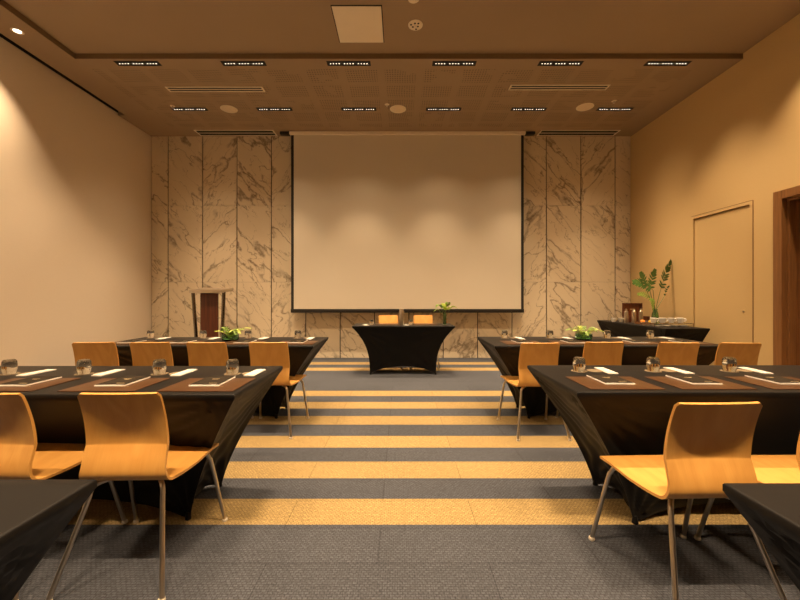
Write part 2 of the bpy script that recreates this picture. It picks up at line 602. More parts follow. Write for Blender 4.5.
def linear_light():
    t = thing('linear_downlight', '', 'ceiling light')
    bm = nb()
    L, Wd = .58, .10
    # trough: rim and recessed back
    box(bm, -L / 2, L / 2, -Wd / 2, -Wd / 2 + .008, -.004, .0)
    box(bm, -L / 2, L / 2, Wd / 2 - .008, Wd / 2, -.004, .0)
    box(bm, -L / 2, -L / 2 + .008, -Wd / 2 + .008, Wd / 2 - .008, -.004, .0)
    box(bm, L / 2 - .008, L / 2, -Wd / 2 + .008, Wd / 2 - .008, -.004, .0)
    box(bm, -L / 2 + .008, L / 2 - .008, -Wd / 2 + .008, Wd / 2 - .008, -.002, .0)
    obj('housing', bm, M['black'], t, smooth=False)
    for m in range(3):
        bm = nb()
        xm = (m - 1) * .185
        box(bm, xm - .075, xm + .075, -.022, .022, -.0045, -.002)
        for k in range(4):
            x = (m - 1) * .185 + (k - 1.5) * .038
            lathe(bm, [(0, -.008), (.006, -.007), (.0085, -.003), (.0085, -.002), (0, -.002)], 10, (x, 0, 0))
        for f in bm.faces:
            if len(f.verts) != 4 or f.calc_area() < 4e-4: f.material_index = 1 if f.calc_center_median().z < -.0046 else 0
        obj('led_module', bm, [M['black'], M['led']], t)
    return t

LX = [-3.48, -2.075, -.68, .72, 2.13, 3.55]
names = ['leftmost', 'second from the left', 'third from the left', 'third from the right', 'second from the right', 'rightmost']
proto = linear_light()
first = True
def put_linear(x, y, z, label, power, group):
    global first
    o = proto if first else dup(proto, (0, 0, 0))
    first = False
    o.location = (x, y, z)
    o['label'] = label; o['group'] = group
    return o
lights = []
for i, x in enumerate(LX):
    o = put_linear(x, 4.98, ZC, 'black linear downlight of the row beside the ceiling step, ' + names[i], P_FRONT, 'linear downlights near the ceiling step')
    lights.append((o, P_FRONT, 85))
for i, x in enumerate(LX):
    o = put_linear(x, 6.2, ZC, 'black linear downlight of the row nearest the marble wall, ' + names[i], P_WALLROW, 'linear downlights nearest the marble wall')
    lights.append((o, P_WALLROW, 74))
for o, p, sp in lights:
    if sp < 80:      # two beam widths in the fittings by the wall
        area(o, (0, 0, -.012), .52, .05, p * .80, 64)
        area(o, (0, 0, -.013), .52, .05, p * .28, 96)
    else:
        area(o, (0, 0, -.012), .52, .05, p, sp)
# unseen fittings over the seats, above the picture; outer columns added to brighten the walls
for j, y in enumerate((2.9, .25)):
    for i, x in enumerate((-2.075, -.68, .72, 2.13)):
        o = put_linear(x, y, ZR, 'unseen black linear downlight in the raised ceiling above the seats, outside the picture', P_HALL, 'linear downlights over the seats')
        area(o, (0, 0, -.012), .52, .05, P_HALL * (1.0 if abs(x) < 1 else .8 if x < 0 else .4) * (.6 if y > 2 else 1.4), 105 if abs(x) < 1 else 140)

def round_light(loc, label, power, spread, group):
    t = thing('round_downlight', label, 'ceiling light', loc, 0, group)
    bm = lathe(nb(), [(.040, 0), (.058, -.002), (.061, -.005), (.046, -.008), (.038, -.004)], 28, close=True)
    obj('trim_ring', bm, M['white_plastic'], t)
    bm = lathe(nb(), [(0, -.003), (.038, -.003), (.038, -.001), (0, -.001)], 28)
    obj('lamp_face', bm, M['lamp'], t)
    area(t, (0, 0, -.012), .09, .09, power, spread)
    return t
for y in (4.37, 2.75, 1.1, -.6):
    lab = 'bright round downlight in the left soffit beside the wall' if y > 4 else 'round downlight further back in the left soffit, outside the picture'
    round_light((-4.46, y, ZC), lab, P_SOFFIT * (.48 if y > 4 else 1.15), 75, 'round downlights along the left soffit')
for y in (3.72, 2.1, .4):
    round_light((4.02, y, ZR), 'round downlight in the raised ceiling along the right wall, outside the picture', P_RIGHT, 85, 'round downlights along the right wall')

def diffuser(x, y, L, label, W=.14):
    t = thing('slot_diffuser', label, 'air vent', (x, y, ZC), 0, 'linear air diffusers in the ceiling')
    bm = nb()
    box(bm, -L / 2, L / 2, -W / 2, -W / 2 + .022, -.008, 0, .002); box(bm, -L / 2, L / 2, W / 2 - .022, W / 2, -.008, 0, .002)
    box(bm, -L / 2, -L / 2 + .022, -W / 2 + .022, W / 2 - .022, -.008, 0); box(bm, L / 2 - .022, L / 2, -W / 2 + .022, W / 2 - .022, -.008, 0)
    obj('frame', bm, M['alu'], t, smooth=False)
    obj('slot_recess', box(nb(), -L / 2 + .022, L / 2 - .022, -W / 2 + .022, W / 2 - .022, -.002, 0), M['black'], t, smooth=False)
    bm = nb(); box(bm, -L / 2 + .022, L / 2 - .022, -.008, .008, -.008, -.002)
    obj('blade', bm, M['alu'], t, smooth=False)
diffuser(-2.755, 5.6, 1.44, 'long slot air diffuser in the ceiling left of centre')
diffuser(2.35, 5.55, 1.46, 'long slot air diffuser in the ceiling right of centre')
diffuser(-3.10, 7.10, 1.48, 'slot air diffuser tight to the marble wall on the left', .25)
diffuser(3.37, 7.10, 1.48, 'slot air diffuser tight to the marble wall on the right', .25)

for i, (px, py) in enumerate(((229, 109), (398, 109), (585, 107))):
    y = 3.09 * 375 / (296 - py); x = (px - 400) / 375 * y
    t = thing('ceiling_speaker', 'round flush ceiling loudspeaker, ' + ('left one of three', 'centre one of three', 'right one of three')[i], 'loudspeaker', (x, y, ZC), 0, 'round ceiling loudspeakers')
    obj('grille', lathe(nb(), [(0, -.007), (.10, -.006), (.122, -.004), (.122, -.001), (0, -.001)], 32), M['grille'], t)
    obj('rim', lathe(nb(), [(.122, -.001), (.122, -.006), (.128, -.008), (.134, -.004), (.134, -.001)], 32, close=True), M['white_plastic'], t)
for i, (px, py) in enumerate(((172.5, 106), (387, 104.5), (614, 101))):
    y = 3.09 * 375 / (296 - py); x = (px - 400) / 375 * y
    t = thing('sprinkler_head', 'small sprinkler rosette in the bulkhead ceiling, ' + ('left one', 'middle one', 'right one')[i], 'sprinkler', (x, y, ZC), 0, 'sprinkler heads in the bulkhead')
    obj('rosette', lathe(nb(), [(0, -.006), (.03, -.006), (.038, -.001), (0, -.001)], 20), M['white_plastic'], t)
    obj('deflector', lathe(nb(), [(0, -.006), (.008, -.006), (.008, -.03), (.018, -.032), (.018, -.035), (0, -.035)], 14), M['steel'], t)
# access panel, detectors on the raised ceiling
t = thing('access_panel', 'pale square access panel hanging slightly open in the raised ceiling', 'panel', (-.475, 4.37, ZR))
obj('frame', box(nb(), -.28, .28, -.30, .30, -.004, -.001), M['dark_gap'], t, smooth=False)
pl = obj('hatch', box(nb(), -.27, .27, -.29, .29, -.012, -.005, .002), M['panel'], t, smooth=False)
t = thing('smoke_detector', 'round speckled smoke detector on the raised ceiling beside the pale panel', 'smoke detector', (.18, 4.37, ZR))
obj('base', lathe(nb(), [(0, -.012), (.075, -.012), (.084, -.008), (.086, -.001), (0, -.001)], 32), M['white_plastic'], t)
bm = nb()
for a, rr in ((20, .03), (150, .035), (260, .04), (310, .05), (80, .055), (200, .055)):
    lathe(bm, [(0, -.016), (.011, -.015), (.012, -.012), (0, -.012)], 10, (rr * math.cos(R(a)), rr * math.sin(R(a)), 0))
obj('sensor_port', bm, M['black'], t)
obj('dome', lathe(nb(), [(0, -.030), (.014, -.028), (.022, -.012), (0, -.012)], 16), M['alu'], t)
t = thing('smoke_detector', 'smoke detector cut off by the top edge of the picture', 'smoke detector', (.145, 3.98, ZR))
obj('base', lathe(nb(), [(0, -.012), (.055, -.012), (.062, -.008), (.064, -.001), (0, -.001)], 32), M['white_plastic'], t)
obj('dome', lathe(nb(), [(0, -.030), (.022, -.028), (.03, -.012), (0, -.012)], 16), M['white_plastic'], t)

# ================================================================== projection screen
YP = 7.08
sc = thing('projection_screen', 'large projection screen with black borders hanging before the marble wall', 'screen', (.145, YP, .9))
X0, X1, Z0, Z1 = -2.20, 2.19, 0.0, ZC - .9
fz = lambda x0, x1, z0, z1, y0, y1: box(nb(), x0, x1, y0, y1, z0, z1)
obj('fabric', fz(X0 + .05, X1 - .05, .055, Z1 - .05, -.002, .002), M['screen'], sc, smooth=False)
for a, b in ((X0, X0 + .05), (X1 - .05, X1)):
    obj('black_border', box(nb(), a, b, -.003, .003, .055, Z1 - .056), M['black'], sc, smooth=False)
obj('bottom_bar', box(nb(), X0 - .005, X1 + .005, -.018, .018, -.015, .055, .006), M['black_metal'], sc)
bm = nb()
box(bm, X0 - .02, X1 + .02, -.06, .06, Z1 - .055, Z1 - .003, .004)
obj('roller_case', bm, M['alu'], sc)
for s in (X0 - .20, X1 + .02):
    obj('slot_end_shade', box(nb(), s, s + .18, -.05, .05, Z1 - .05, Z1 - .003, .003), M['black_metal'], sc)  # black blocks stand for the shaded open ends of the screen slot

# ================================================================== stretch covered tables
def stretch_table(name, label, x0, x1, y0, y1, feet, arch=.055, sag=.05, power=1.35, group=None, H=.75, seed=1):
    rng = random.Random(seed)
    cx, cy = (x0 + x1) / 2, (y0 + y1) / 2
    root = thing(name, label, 'table', (cx, cy, 0), 0, group)
    A = [Vector((x0 - cx, y0 - cy)), Vector((x1 - cx, y0 - cy)), Vector((x1 - cx, y1 - cy)), Vector((x0 - cx, y1 - cy))]
    fx0, fx1, fy0, fy1 = feet
    F = [Vector((fx0 - cx, fy0 - cy)), Vector((fx1 - cx, fy0 - cy)), Vector((fx1 - cx, fy1 - cy)), Vector((fx0 - cx, fy1 - cy))]
    bm = nb()
    NT_ = 36
    loops = []
    # perimeter samples
    per = []
    for k in range(4):
        a, b = A[k], A[(k + 1) % 4]; fa, fb = F[k], F[(k + 1) % 4]
        L = (b - a).length
        n = max(24, int(L / .02))
        inw = (Vector((0, 0)) - (a + b) / 2).normalized()
        d = (b - a).normalized(); inw = Vector((-d.y, d.x))
        for i in range(n):
            # denser to the ends
            u = i / n
            s = .5 - .5 * math.cos(math.pi * u) if False else u
            per.append((k, s, a.lerp(b, s), fa.lerp(fb, s), inw, L))
    nper = len(per)
    cz = [rng.uniform(0, 6.28) for _ in range(16)]
    def row_inset(ins, z):
        row = []
        for (k, s, T, B, inw, L) in per:
            v = Vector((T.x, T.y))
            v.x = max(A[0].x + ins, min(A[1].x - ins, v.x)); v.y = max(A[0].y + ins, min(A[2].y - ins, v.y))
            row.append(bm.verts.new((v.x, v.y, z)))
        return row
    rows = [row_inset(.008, H), row_inset(.0025, H - .0015), row_inset(.0, H - .005), row_inset(.0, H - .020)]
    H1 = H - .020
    for j in range(1, NT_ + 1):
        t = j / NT_
        g = 1 - (1 - t) ** power
        row = []
        for (k, s, T, B, inw, L) in per:
            q = 1 - (2 * s - 1) ** 2
            hz = arch * (q ** .7)
            z = H1 * (1 - t) + hz * t
            h = T.lerp(B, g) + inw * sag * (2.1 if L > 1.2 else 1) * q * math.sin(min(1, t * 1.15) * math.pi / 2)
            # tension folds fanning out of the corners and up from the feet
            zz = H1 - z
            disp = 0
            for (sd, ph) in ((s * L, cz[k]), ((1 - s) * L, cz[k + 4])):
                r = math.hypot(sd, zz); th = math.atan2(zz, sd + 1e-6)
                disp += .010 * math.sin(th * 21 + ph + 2.5 * r) * math.exp(-r / .40) * min(1, r / .10) * math.sin(min(1, th / .3) * math.pi / 2)
                fL = (F[(k + 1) % 4] - F[k]).length
                sf = sd / L * fL
                r2 = math.hypot(sf, z); th2 = math.atan2(z, sf + 1e-6)
                disp += .009 * math.sin(th2 * 17 + ph * 2 + 3 * r2) * math.exp(-r2 / .34) * min(1, r2 / .08)
            w = min(1, min(s, 1 - s) * L / .05)
            h = h + inw * disp * w
            row.append(bm.verts.new((h.x, h.y, max(z, .004))))
        rows.append(row)
    for a, b in zip(rows[:-1], rows[1:]):
        for i in range(nper):
            i2 = (i + 1) % nper
            if a[i] == a[i2]: continue
            bm.faces.new((a[i], a[i2], b[i2], b[i]))
    bm.faces.new(rows[0])
    # hem turned under
    hem = [bm.verts.new((v.co.x * .985, v.co.y * .97, v.co.z + .012)) for v in rows[-1]]
    for i in range(nper):
        i2 = (i + 1) % nper
        bm.faces.new((rows[-1][i], rows[-1][i2], hem[i2], hem[i]))
    bmesh.ops.remove_doubles(bm, verts=bm.verts, dist=.0004)
    obj('stretch_cover', bm, M['spandex'], root, True, 50)
    for f in F:
        ctr = f * .985
        bm = lathe(nb(), [(0, 0), (.013, 0), (.016, .004), (.014, .02), (.010, .04), (0, .04)], 14, (ctr.x, ctr.y, 0))
        obj('foot_pocket', bm, M['spandex'], root)
    return root

TG = 'black draped conference tables'
def row_table(side, xin, xout, y0, y1, fin, ff, fb, label, seed):
    if side < 0:
        x0, x1 = -xout, -xin; feet = (-xout + fin, -xin - fin, y0 + ff, y1 - fb)
    else:
        x0, x1 = xin, xout; feet = (xin + fin, xout - fin, y0 + ff, y1 - fb)
    return stretch_table('conference_table', label, x0, x1, y0, y1, feet, group=TG, seed=seed)
row_table(-1, .757, 2.95, 1.715, 2.42, .37, .30, .05, 'black draped table on the left of the aisle, middle row with four glasses', 1)
row_table(1, .83, 2.95, 1.757, 2.445, .40, .22, .06, 'black draped table on the right of the aisle, middle row before the wooden door', 2)
row_table(-1, .785, 2.80, 3.38, 4.12, .42, .30, .10, 'black draped table on the left of the aisle, far row with a leafy bowl', 3)
row_table(1, .855, 2.98, 3.38, 4.16, .40, .30, .12, 'black draped table on the right of the aisle, far row with a leafy bowl', 4)
row_table(-1, .747, 2.75, .22, .925, .38, .22, .12, 'bare black draped table nearest the camera, cut by the left edge', 5)
row_table(1, .78, 2.80, .20, .907, .38, .22, .12, 'bare black draped table nearest the camera, cut by the right edge', 6)
stretch_table('presenter_table', 'black draped presenter table facing the room below the screen', -.72, .825, 5.62, 6.16, (-.46, .55, 5.73, 6.04), arch=.12, sag=.02, power=2.7, seed=7)
stretch_table('buffet_table', 'black draped refreshment table set lengthwise along the right wall', 3.68, 4.30, 5.2, 7.0, (3.82, 4.22, 5.5, 6.75), arch=.12, sag=.03, power=1.4, seed=8)

# ================================================================== chairs
def shell_mesh():
    prof = catmull([(.190, .427, 0), (.182, .436, 0), (.160, .440, 0), (.10, .438, 0), (0, .427, 0), (-.08, .421, 0), (-.140, .422, 0),
                    (-.165, .431, 0), (-.177, .458, 0), (-.168, .50, 0), (-.145, .550, 0), (-.137, .578, 0), (-.148, .635, 0), (-.186, .740, 0), (-.209, .800, 0)], 5)
    P = [(p.x, p.y) for p in prof]
    # arc length
    s = [0]
    for a, b in zip(P[:-1], P[1:]): s.append(s[-1] + math.hypot(b[0] - a[0], b[1] - a[1]))
    Lt = s[-1]
    NU = 16
    def hw(i):
        y, z = P[i]; d = s[i]
        if d < .20: b = .238 - .020 * (d / .20)
        elif d < .42: b = .218 - .046 * ((d - .20) / .22)
        else: b = .172 - .006 * min(1, (d - .42) / .35)
        for e, rad in ((d, .030), (Lt - d, .012)):
            if e < rad: b -= rad * (1 - math.sqrt(max(0, 1 - ((rad - e) / rad) ** 2)))
        return b
    th = .0058
    mid = []
    for i, (y, z) in enumerate(P):
        a = P[max(i - 1, 0)]; b = P[min(i + 1, len(P) - 1)]
        tx = Vector((b[0] - a[0], b[1] - a[1])).normalized()
        nn = Vector((-tx.y, tx.x))      # for the seat (travelling -y) this points down
        nn = -nn
        d = s[i]
        curve = -.016 * math.exp(-((d - .52) / .085) ** 2) + .004 * max(0, min(1, (d - .6) / .1))
        row = []
        for k in range(NU + 1):
            u = -1 + 2 * k / NU
            off = curve * (u * u)
            row.append(Vector((u * hw(i), y + nn.x * off, z + nn.y * off)))
        mid.append(row)
    nI = len(mid)
    nor = []
    for i in range(nI):
        r = []
        for k in range(NU + 1):
            du = mid[i][min(k + 1, NU)] - mid[i][max(k - 1, 0)]
            dv = mid[min(i + 1, nI - 1)][k] - mid[max(i - 1, 0)][k]
            n = du.cross(dv).normalized()
            r.append(n)
        nor.append(r)
    return P, s, mid, nor, th, NU, nI

def shell_part(name, i0, i1, data, parent):
    P, s, mid, nor, th, NU, nI = data
    verts, faces, norms, uvs = [], [], [], []
    def add(p, n, uv):
        verts.append(p); norms.append(n); uvs.append(uv); return len(verts) - 1
    for sg in (1, -1):
        idx = {}
        for i in range(i0, i1 + 1):
            for k in range(NU + 1):
                idx[i, k] = add(mid[i][k] + nor[i][k] * th * sg, nor[i][k] * sg, (mid[i][k].x, s[i]))
        for i in range(i0, i1):
            for k in range(NU):
                q = (idx[i, k], idx[i, k + 1], idx[i + 1, k + 1], idx[i + 1, k])
                faces.append(q if sg > 0 else q[::-1])
    # rims
    def rim(seq, outs):
        prev = None
        for (i, k), out in zip(seq, outs):
            a = add(mid[i][k] + nor[i][k] * th, out, (mid[i][k].x + .3, s[i] * 1.0)); b = add(mid[i][k] - nor[i][k] * th, out, (mid[i][k].x + .32, s[i]))
            if prev: faces.append((prev[0], prev[1], b, a))
            prev = (a, b)
    def edge_out(i, k):
        c = mid[i][k] - mid[i][NU - k]
        return c.normalized()
    rim([(i, 0) for i in range(i1, i0 - 1, -1)], [edge_out(i, 0) for i in range(i1, i0 - 1, -1)])
    rim([(i, NU) for i in range(i0, i1 + 1)], [edge_out(i, NU) for i in range(i0, i1 + 1)])
    if i0 == 0:
        o = (mid[0][NU // 2] - mid[1][NU // 2]).normalized()
        rim([(0, k) for k in range(NU + 1)], [o] * (NU + 1))
    if i1 == nI - 1:
        o = (mid[nI - 1][NU // 2] - mid[nI - 2][NU // 2]).normalized()
        rim([(nI - 1, k) for k in range(NU, -1, -1)], [o] * (NU + 1))
    me = bpy.data.meshes.new(name)
    me.from_pydata([tuple(v) for v in verts], [], faces)
    uvl = me.uv_layers.new(name='UVMap')
    for lp in me.loops: uvl.data[lp.index].uv = uvs[lp.vertex_index]
    me.polygons.foreach_set('use_smooth', [True] * len(me.polygons))
    # orient every face along its stored normal
    bmx = bmesh.new(); bmx.from_mesh(me); bmx.faces.ensure_lookup_table()
    for f in bmx.faces:
        n = sum((norms[v.index] for v in f.verts), Vector())
        if f.normal.dot(n) < 0: f.normal_flip()
    bmx.to_mesh(me); bmx.free()
    me.normals_split_custom_set([tuple(norms[lp.vertex_index]) for lp in me.loops])
    me.materials.append(M['ply'])
    o = bpy.data.objects.new(name, me)
    return link(o, parent)

def make_chair():
    root = thing('plywood_chair', '', 'chair')
    d = shell_mesh()
    P, s = d[0], d[1]
    cut = min(range(len(P)), key=lambda i: math.hypot(P[i][0] + .165, P[i][1] - .431))
    shell_part('seat', 0, cut, d, root)
    shell_part('backrest', cut, d[6] - 1, d, root)
    rr = .0098
    for sx in (-1, 1):
        f = catmull([(sx * .115, .085, .418), (sx * .160, .105, .417), (sx * .192, .128, .408), (sx * .203, .140, .382), (sx * .209, .156, .34), (sx * .2305, .244, .03), (sx * .232, .250, .008)], 5)
        lg = obj('leg', tube(nb(), f, rr, 12), M['steel'], root)
        obj('foot_glide', lathe(nb(), [(0, 0), (.013, 0), (.015, .004), (.013, .014), (0, .014)], 14, (sx * .232, .2505, 0)), M['glide'], lg)
        f = catmull([(sx * .085, -.075, .404), (sx * .110, -.110, .403), (sx * .140, -.146, .396), (sx * .151, -.160, .368), (sx * .157, -.172, .325), (sx * .2145, -.272, .03), (sx * .217, -.279, .008)], 5)
        lg = obj('leg', tube(nb(), f, rr, 12), M['steel'], root)
        obj('foot_glide', lathe(nb(), [(0, 0), (.013, 0), (.015, .004), (.013, .014), (0, .014)], 14, (sx * .217, -.279, 0)), M['glide'], lg)
        obj('side_rail', tube(nb(), [(sx * .115, .088, .418), (sx * .105, .02, .412), (sx * .085, -.078, .404)], .0085, 10), M['steel'], root)
    bm = nb()
    tube(bm, [(-.112, .06, .416), (.112, .06, .416)], .0075, 10); tube(bm, [(-.09, -.05, .407), (.09, -.05, .407)], .0075, 10)
    obj('cross_bar', bm, M['steel'], root)
    return root

CH = 'honey plywood chair with steel legs '
chair0 = make_chair()
chairs = [
    (1.185, 1.605, 2, CH + 'on the near right, fully in view', 'chairs at the right middle table'),
    (1.705, 1.605, 1, CH + 'cut by the right edge of the picture', 'chairs at the right middle table'),
    (-1.160, 1.745, 1.5, CH + 'on the near left, fully in view', 'chairs at the left middle table'),
    (-1.700, 1.745, -3, CH + 'cut by the left edge of the picture', 'chairs at the left middle table'),
    (1.190, 3.390, 1, CH + 'at the far right table, nearest the aisle', 'chairs at the right far table'),
    (1.775, 3.450, -1, CH + 'at the far right table, second from the aisle', 'chairs at the right far table'),
    (2.410, 3.420, -4, CH + 'at the far right table, third from the aisle', 'chairs at the right far table'),
    (2.920, 3.400, -5, CH + 'at the far right table, nearest the right wall', 'chairs at the right far table'),
    (-1.135, 3.430, 0, CH + 'at the far left table, nearest the aisle', 'chairs at the left far table'),
    (-1.675, 3.430, 2, CH + 'at the far left table, second from the aisle', 'chairs at the left far table'),
    (-2.165, 3.430, 3, CH + 'at the far left table, third from the aisle', 'chairs at the left far table'),
    (-2.670, 3.430, 9, CH + 'at the far left table, nearest the left wall', 'chairs at the left far table'),
    (-0.205, 6.400, 180, CH + 'behind the presenter table, on the left', 'chairs behind the presenter table'),
    (0.405, 6.400, 180, CH + 'behind the presenter table, on the right', 'chairs behind the presenter table'),
]
for i, (x, y, rz, lab, grp) in enumerate(chairs):
    if i == 0:
        o = chair0; o.location = (x, y, 0); o.rotation_euler = (0, 0, R(rz)); o['label'] = lab; o['group'] = grp
    else:
        o = dup(chair0, (x, y, 0), R(rz), lab, grp)
    if rz == 180: o.scale = (1, 1, 1.075)

# ================================================================== place settings
ZT = .7502
def make_pad():
    t = thing('desk_pad', '', 'desk pad')
    obj('leather_sheet', box(nb(), -.18, .18, -.14, .14, 0, .004, .0015), M['leather'], t)
    bm = nb()
    for a, b, c_, d_ in ((-.17, .17, -.131, -.1295), (-.17, .17, .1295, .131), (-.171, -.1695, -.13, .13), (.1695, .171, -.13, .13)):
        box(bm, a, b, c_, d_, .0039, .0043)
    obj('stitching', bm, M['mahogany'], t, smooth=False)
    bm = nb()
    for k, (a, b) in enumerate(((.05, .062), (.065, .082), (.085, .094))): box(bm, a, b, -.055, -.052, .0039, .0043)
    obj('embossed_mark', bm, M['goldink'], t, smooth=False)
    return t
def make_note():
    t = thing('notebook', '', 'notebook')
    obj('pages', box(nb(), -.074, .074, -.099, .099, 0, .006), M['paper'], t, smooth=False)
    obj('cover', box(nb(), -.072, .072, -.094, .097, .006, .0078, .0006), M['notecover'], t)
    bm = nb()
    for (a, b, c_) in ((-.02, -.004, .03), (0.0, .018, .03), (-.014, .012, .02), (.01, .05, -.068)):
        box(bm, a, b, c_, c_ + .005, .0077, .0081)
    obj('cover_print', bm, M['goldink'], t, smooth=False)
    return t
def make_tumbler():
    # turned upside down: heavy base on top, rim on the coaster
    t = thing('tumbler', '', 'glass')
    prof = [(.0300, 0), (.0335, .020), (.035, .045), (.0325, .070), (.026, .080), (0, .081), (0, .070), (.024, .069), (.0308, .062), (.0333, .044), (.032, .020), (.0284, 0)]
    obj('glass_body', lathe(nb(), prof, 26), M['glass'], t)
    return t
def make_coaster():
    t = thing('coaster', '', 'coaster')
    obj('disc', lathe(nb(), [(0, 0), (.044, 0), (.045, .0015), (.044, .003), (0, .003)], 26), M['glass_coaster'], t)
    return t
def make_napkin():
    t = thing('napkin', '', 'napkin')
    bm = nb()
    box(bm, -.029, .029, -.09, .09, 0, .003, .001)
    box(bm, -.029, .027, -.088, .089, .0032, .006, .001)
    obj('folded_cloth', bm, M['napkin'], t)
    return t
M['glass_coaster'] = plain('paper_coaster', (.20, .15, .09), .6)
protos = {'pad': make_pad(), 'note': make_note(), 'glass': make_tumbler(), 'coaster': make_coaster(), 'napkin': make_napkin()}
used = set()
def put(kind, loc, rz, label, group):
    if kind in used:
        return dup(protos[kind], loc, rz, label, group)
    used.add(kind)
    o = protos[kind]; o.location = loc; o.rotation_euler = (0, 0, rz); o['label'] = label; o['group'] = group
    return o
ORD = ['nearest the aisle', 'second from the aisle', 'third from the aisle', 'fourth from the aisle']
def settings(tab, side, pads, py, glasses, gy, naps, ny):
    n = max(len(pads), len(glasses))
    for i in range(n):
        wh = ' on the %s table, %s' % (tab, ORD[i])
        if i < len(pads):
            put('pad', (pads[i], py, ZT), R(random.uniform(-1, 1)), 'brown leather desk pad' + wh, 'leather desk pads on the %s table' % tab)
            put('note', (pads[i] + (.015 if side > 0 else -.005), py + .048, ZT + .0045), R(random.uniform(-1.5, 1.5)), 'dark notebook with white page edges' + wh, 'notebooks on the %s table' % tab)
        g = glasses[i]
        put('coaster', (g, gy, ZT), 0, 'round coaster under the tumbler' + wh, 'coasters on the %s table' % tab)
        put('glass', (g, gy, ZT + .0035), random.uniform(0, 3), 'upturned clear tumbler' + wh, 'tumblers on the %s table' % tab)
        put('coaster', (g + .098, gy + .012, ZT), 0, 'empty round coaster beside the tumbler' + wh, 'coasters on the %s table' % tab)
        put('napkin', (naps[i], ny, ZT), R(random.uniform(-4, 4)), 'folded white napkin' + wh, 'napkins on the %s table' % tab)
settings('right middle', 1, [1.095, 1.535, 1.975], 1.938, [1.07, 1.512, 1.967], 2.24, [1.235, 1.67, 2.13], 2.25)
settings('left middle', -1, [-.965, -1.43, -1.915], 1.90, [-.965, -1.385, -1.82, -2.25], 2.16, [-.845, -1.26, -1.70, -2.12], 2.19)
settings('right far', 1, [1.17, 1.66, 2.28, 2.74], 3.60, [1.115, 1.60, 2.21, 2.67], 4.0, [1.27, 1.78, 2.38, 2.83], 3.98)
settings('left far', -1, [-.99, -1.50, -2.10, -2.60], 3.60, [-1.09, -1.62, -2.10, -2.66], 4.0, [-.945, -1.44, -1.96, -2.50], 3.96)
ORD = ['left place', 'right place']
for i, x in enumerate((-.20, .41)):
    wh = ' on the presenter table, ' + ORD[i]
    put('pad', (x, 5.98, ZT), 0, 'brown leather desk pad' + wh, 'leather desk pads on the presenter table')
    put('coaster', (x - .245, 5.85, ZT), 0, 'round coaster under the tumbler' + wh, 'coasters on the presenter table')
    put('glass', (x - .245, 5.85, ZT + .0035), 0, 'upturned clear tumbler' + wh, 'tumblers on the presenter table')
    put('napkin', (x - .33, 5.80, ZT), R(25), 'folded white napkin' + wh, 'napkins on the presenter table')

# ================================================================== steel flask on the presenter table
def flask(x, y, z, h, r, label, group=None):
    t = thing('steel_flask', label, 'flask', (x, y, z), 0, group)
    obj('body', lathe(nb(), [(0, 0), (r, 0), (r, h * .72), (r * .92, h * .80), (r * .55, h * .86), (r * .5, h * .865), (0, h * .865)], 24), M['steel'], t)
    obj('cap', lathe(nb(), [(0, h * .865), (r * .55, h * .865), (r * .58, h * .88), (r * .55, h * .985), (r * .4, h), (0, h)], 20), M['chrome'], t)
    return t
def slim_bottle(x, y, z):
    t = thing('steel_bottle', 'slim upright steel bottle in the middle of the presenter table', 'bottle', (x, y, z))
    obj('body', lathe(nb(), [(0, 0), (.036, 0), (.038, .004), (.038, .215), (.034, .222), (0, .222)], 24), M['steel'], t)
    obj('cap', lathe(nb(), [(0, .222), (.034, .222), (.035, .226), (.035, .25), (.032, .255), (0, .255)], 24), M['steel'], t)
slim_bottle(.025, 5.80, ZT)

# ================================================================== leaves
def leaf_bm(pts, width, nx=5, lobes=0, depth=.6, cup=.15, side=None):
    """broad leaf along the polyline pts (local or world), lobed if lobes > 0"""
    C_ = catmull(pts, 6)
    n = len(C_)
    bm = nb()
    rows = []
    for i, p in enumerate(C_):
        t = i / (n - 1)
        tan = (C_[min(i + 1, n - 1)] - C_[max(i - 1, 0)]).normalized()
        sd = Vector(side).normalized() if side else tan.cross(Vector((0, 0, 1)))
        if sd.length < 1e-3: sd = Vector((1, 0, 0))
        sd = (sd - tan * sd.dot(tan)).normalized()
        up = sd.cross(tan).normalized()
        wd = width * math.sin(math.pi * min(1, (t * .93 + .05)) ** .75)
        if lobes: wd *= (1 - depth) + depth * (.5 + .5 * math.cos(2 * math.pi * lobes * t))
        wd = max(wd, width * .03)
        rows.append([bm.verts.new(p + sd * wd * u + up * abs(u) * wd * cup) for u in (-1, -.5, 0, .5, 1)])
    for a, b in zip(rows[:-1], rows[1:]):
        for k in range(4): bm.faces.new((a[k], a[k + 1], b[k + 1], b[k]))
    solid(bm)
    return bm
def solid(bm, t=.0012):
    r = bmesh.ops.solidify(bm, geom=list(bm.faces), thickness=t)
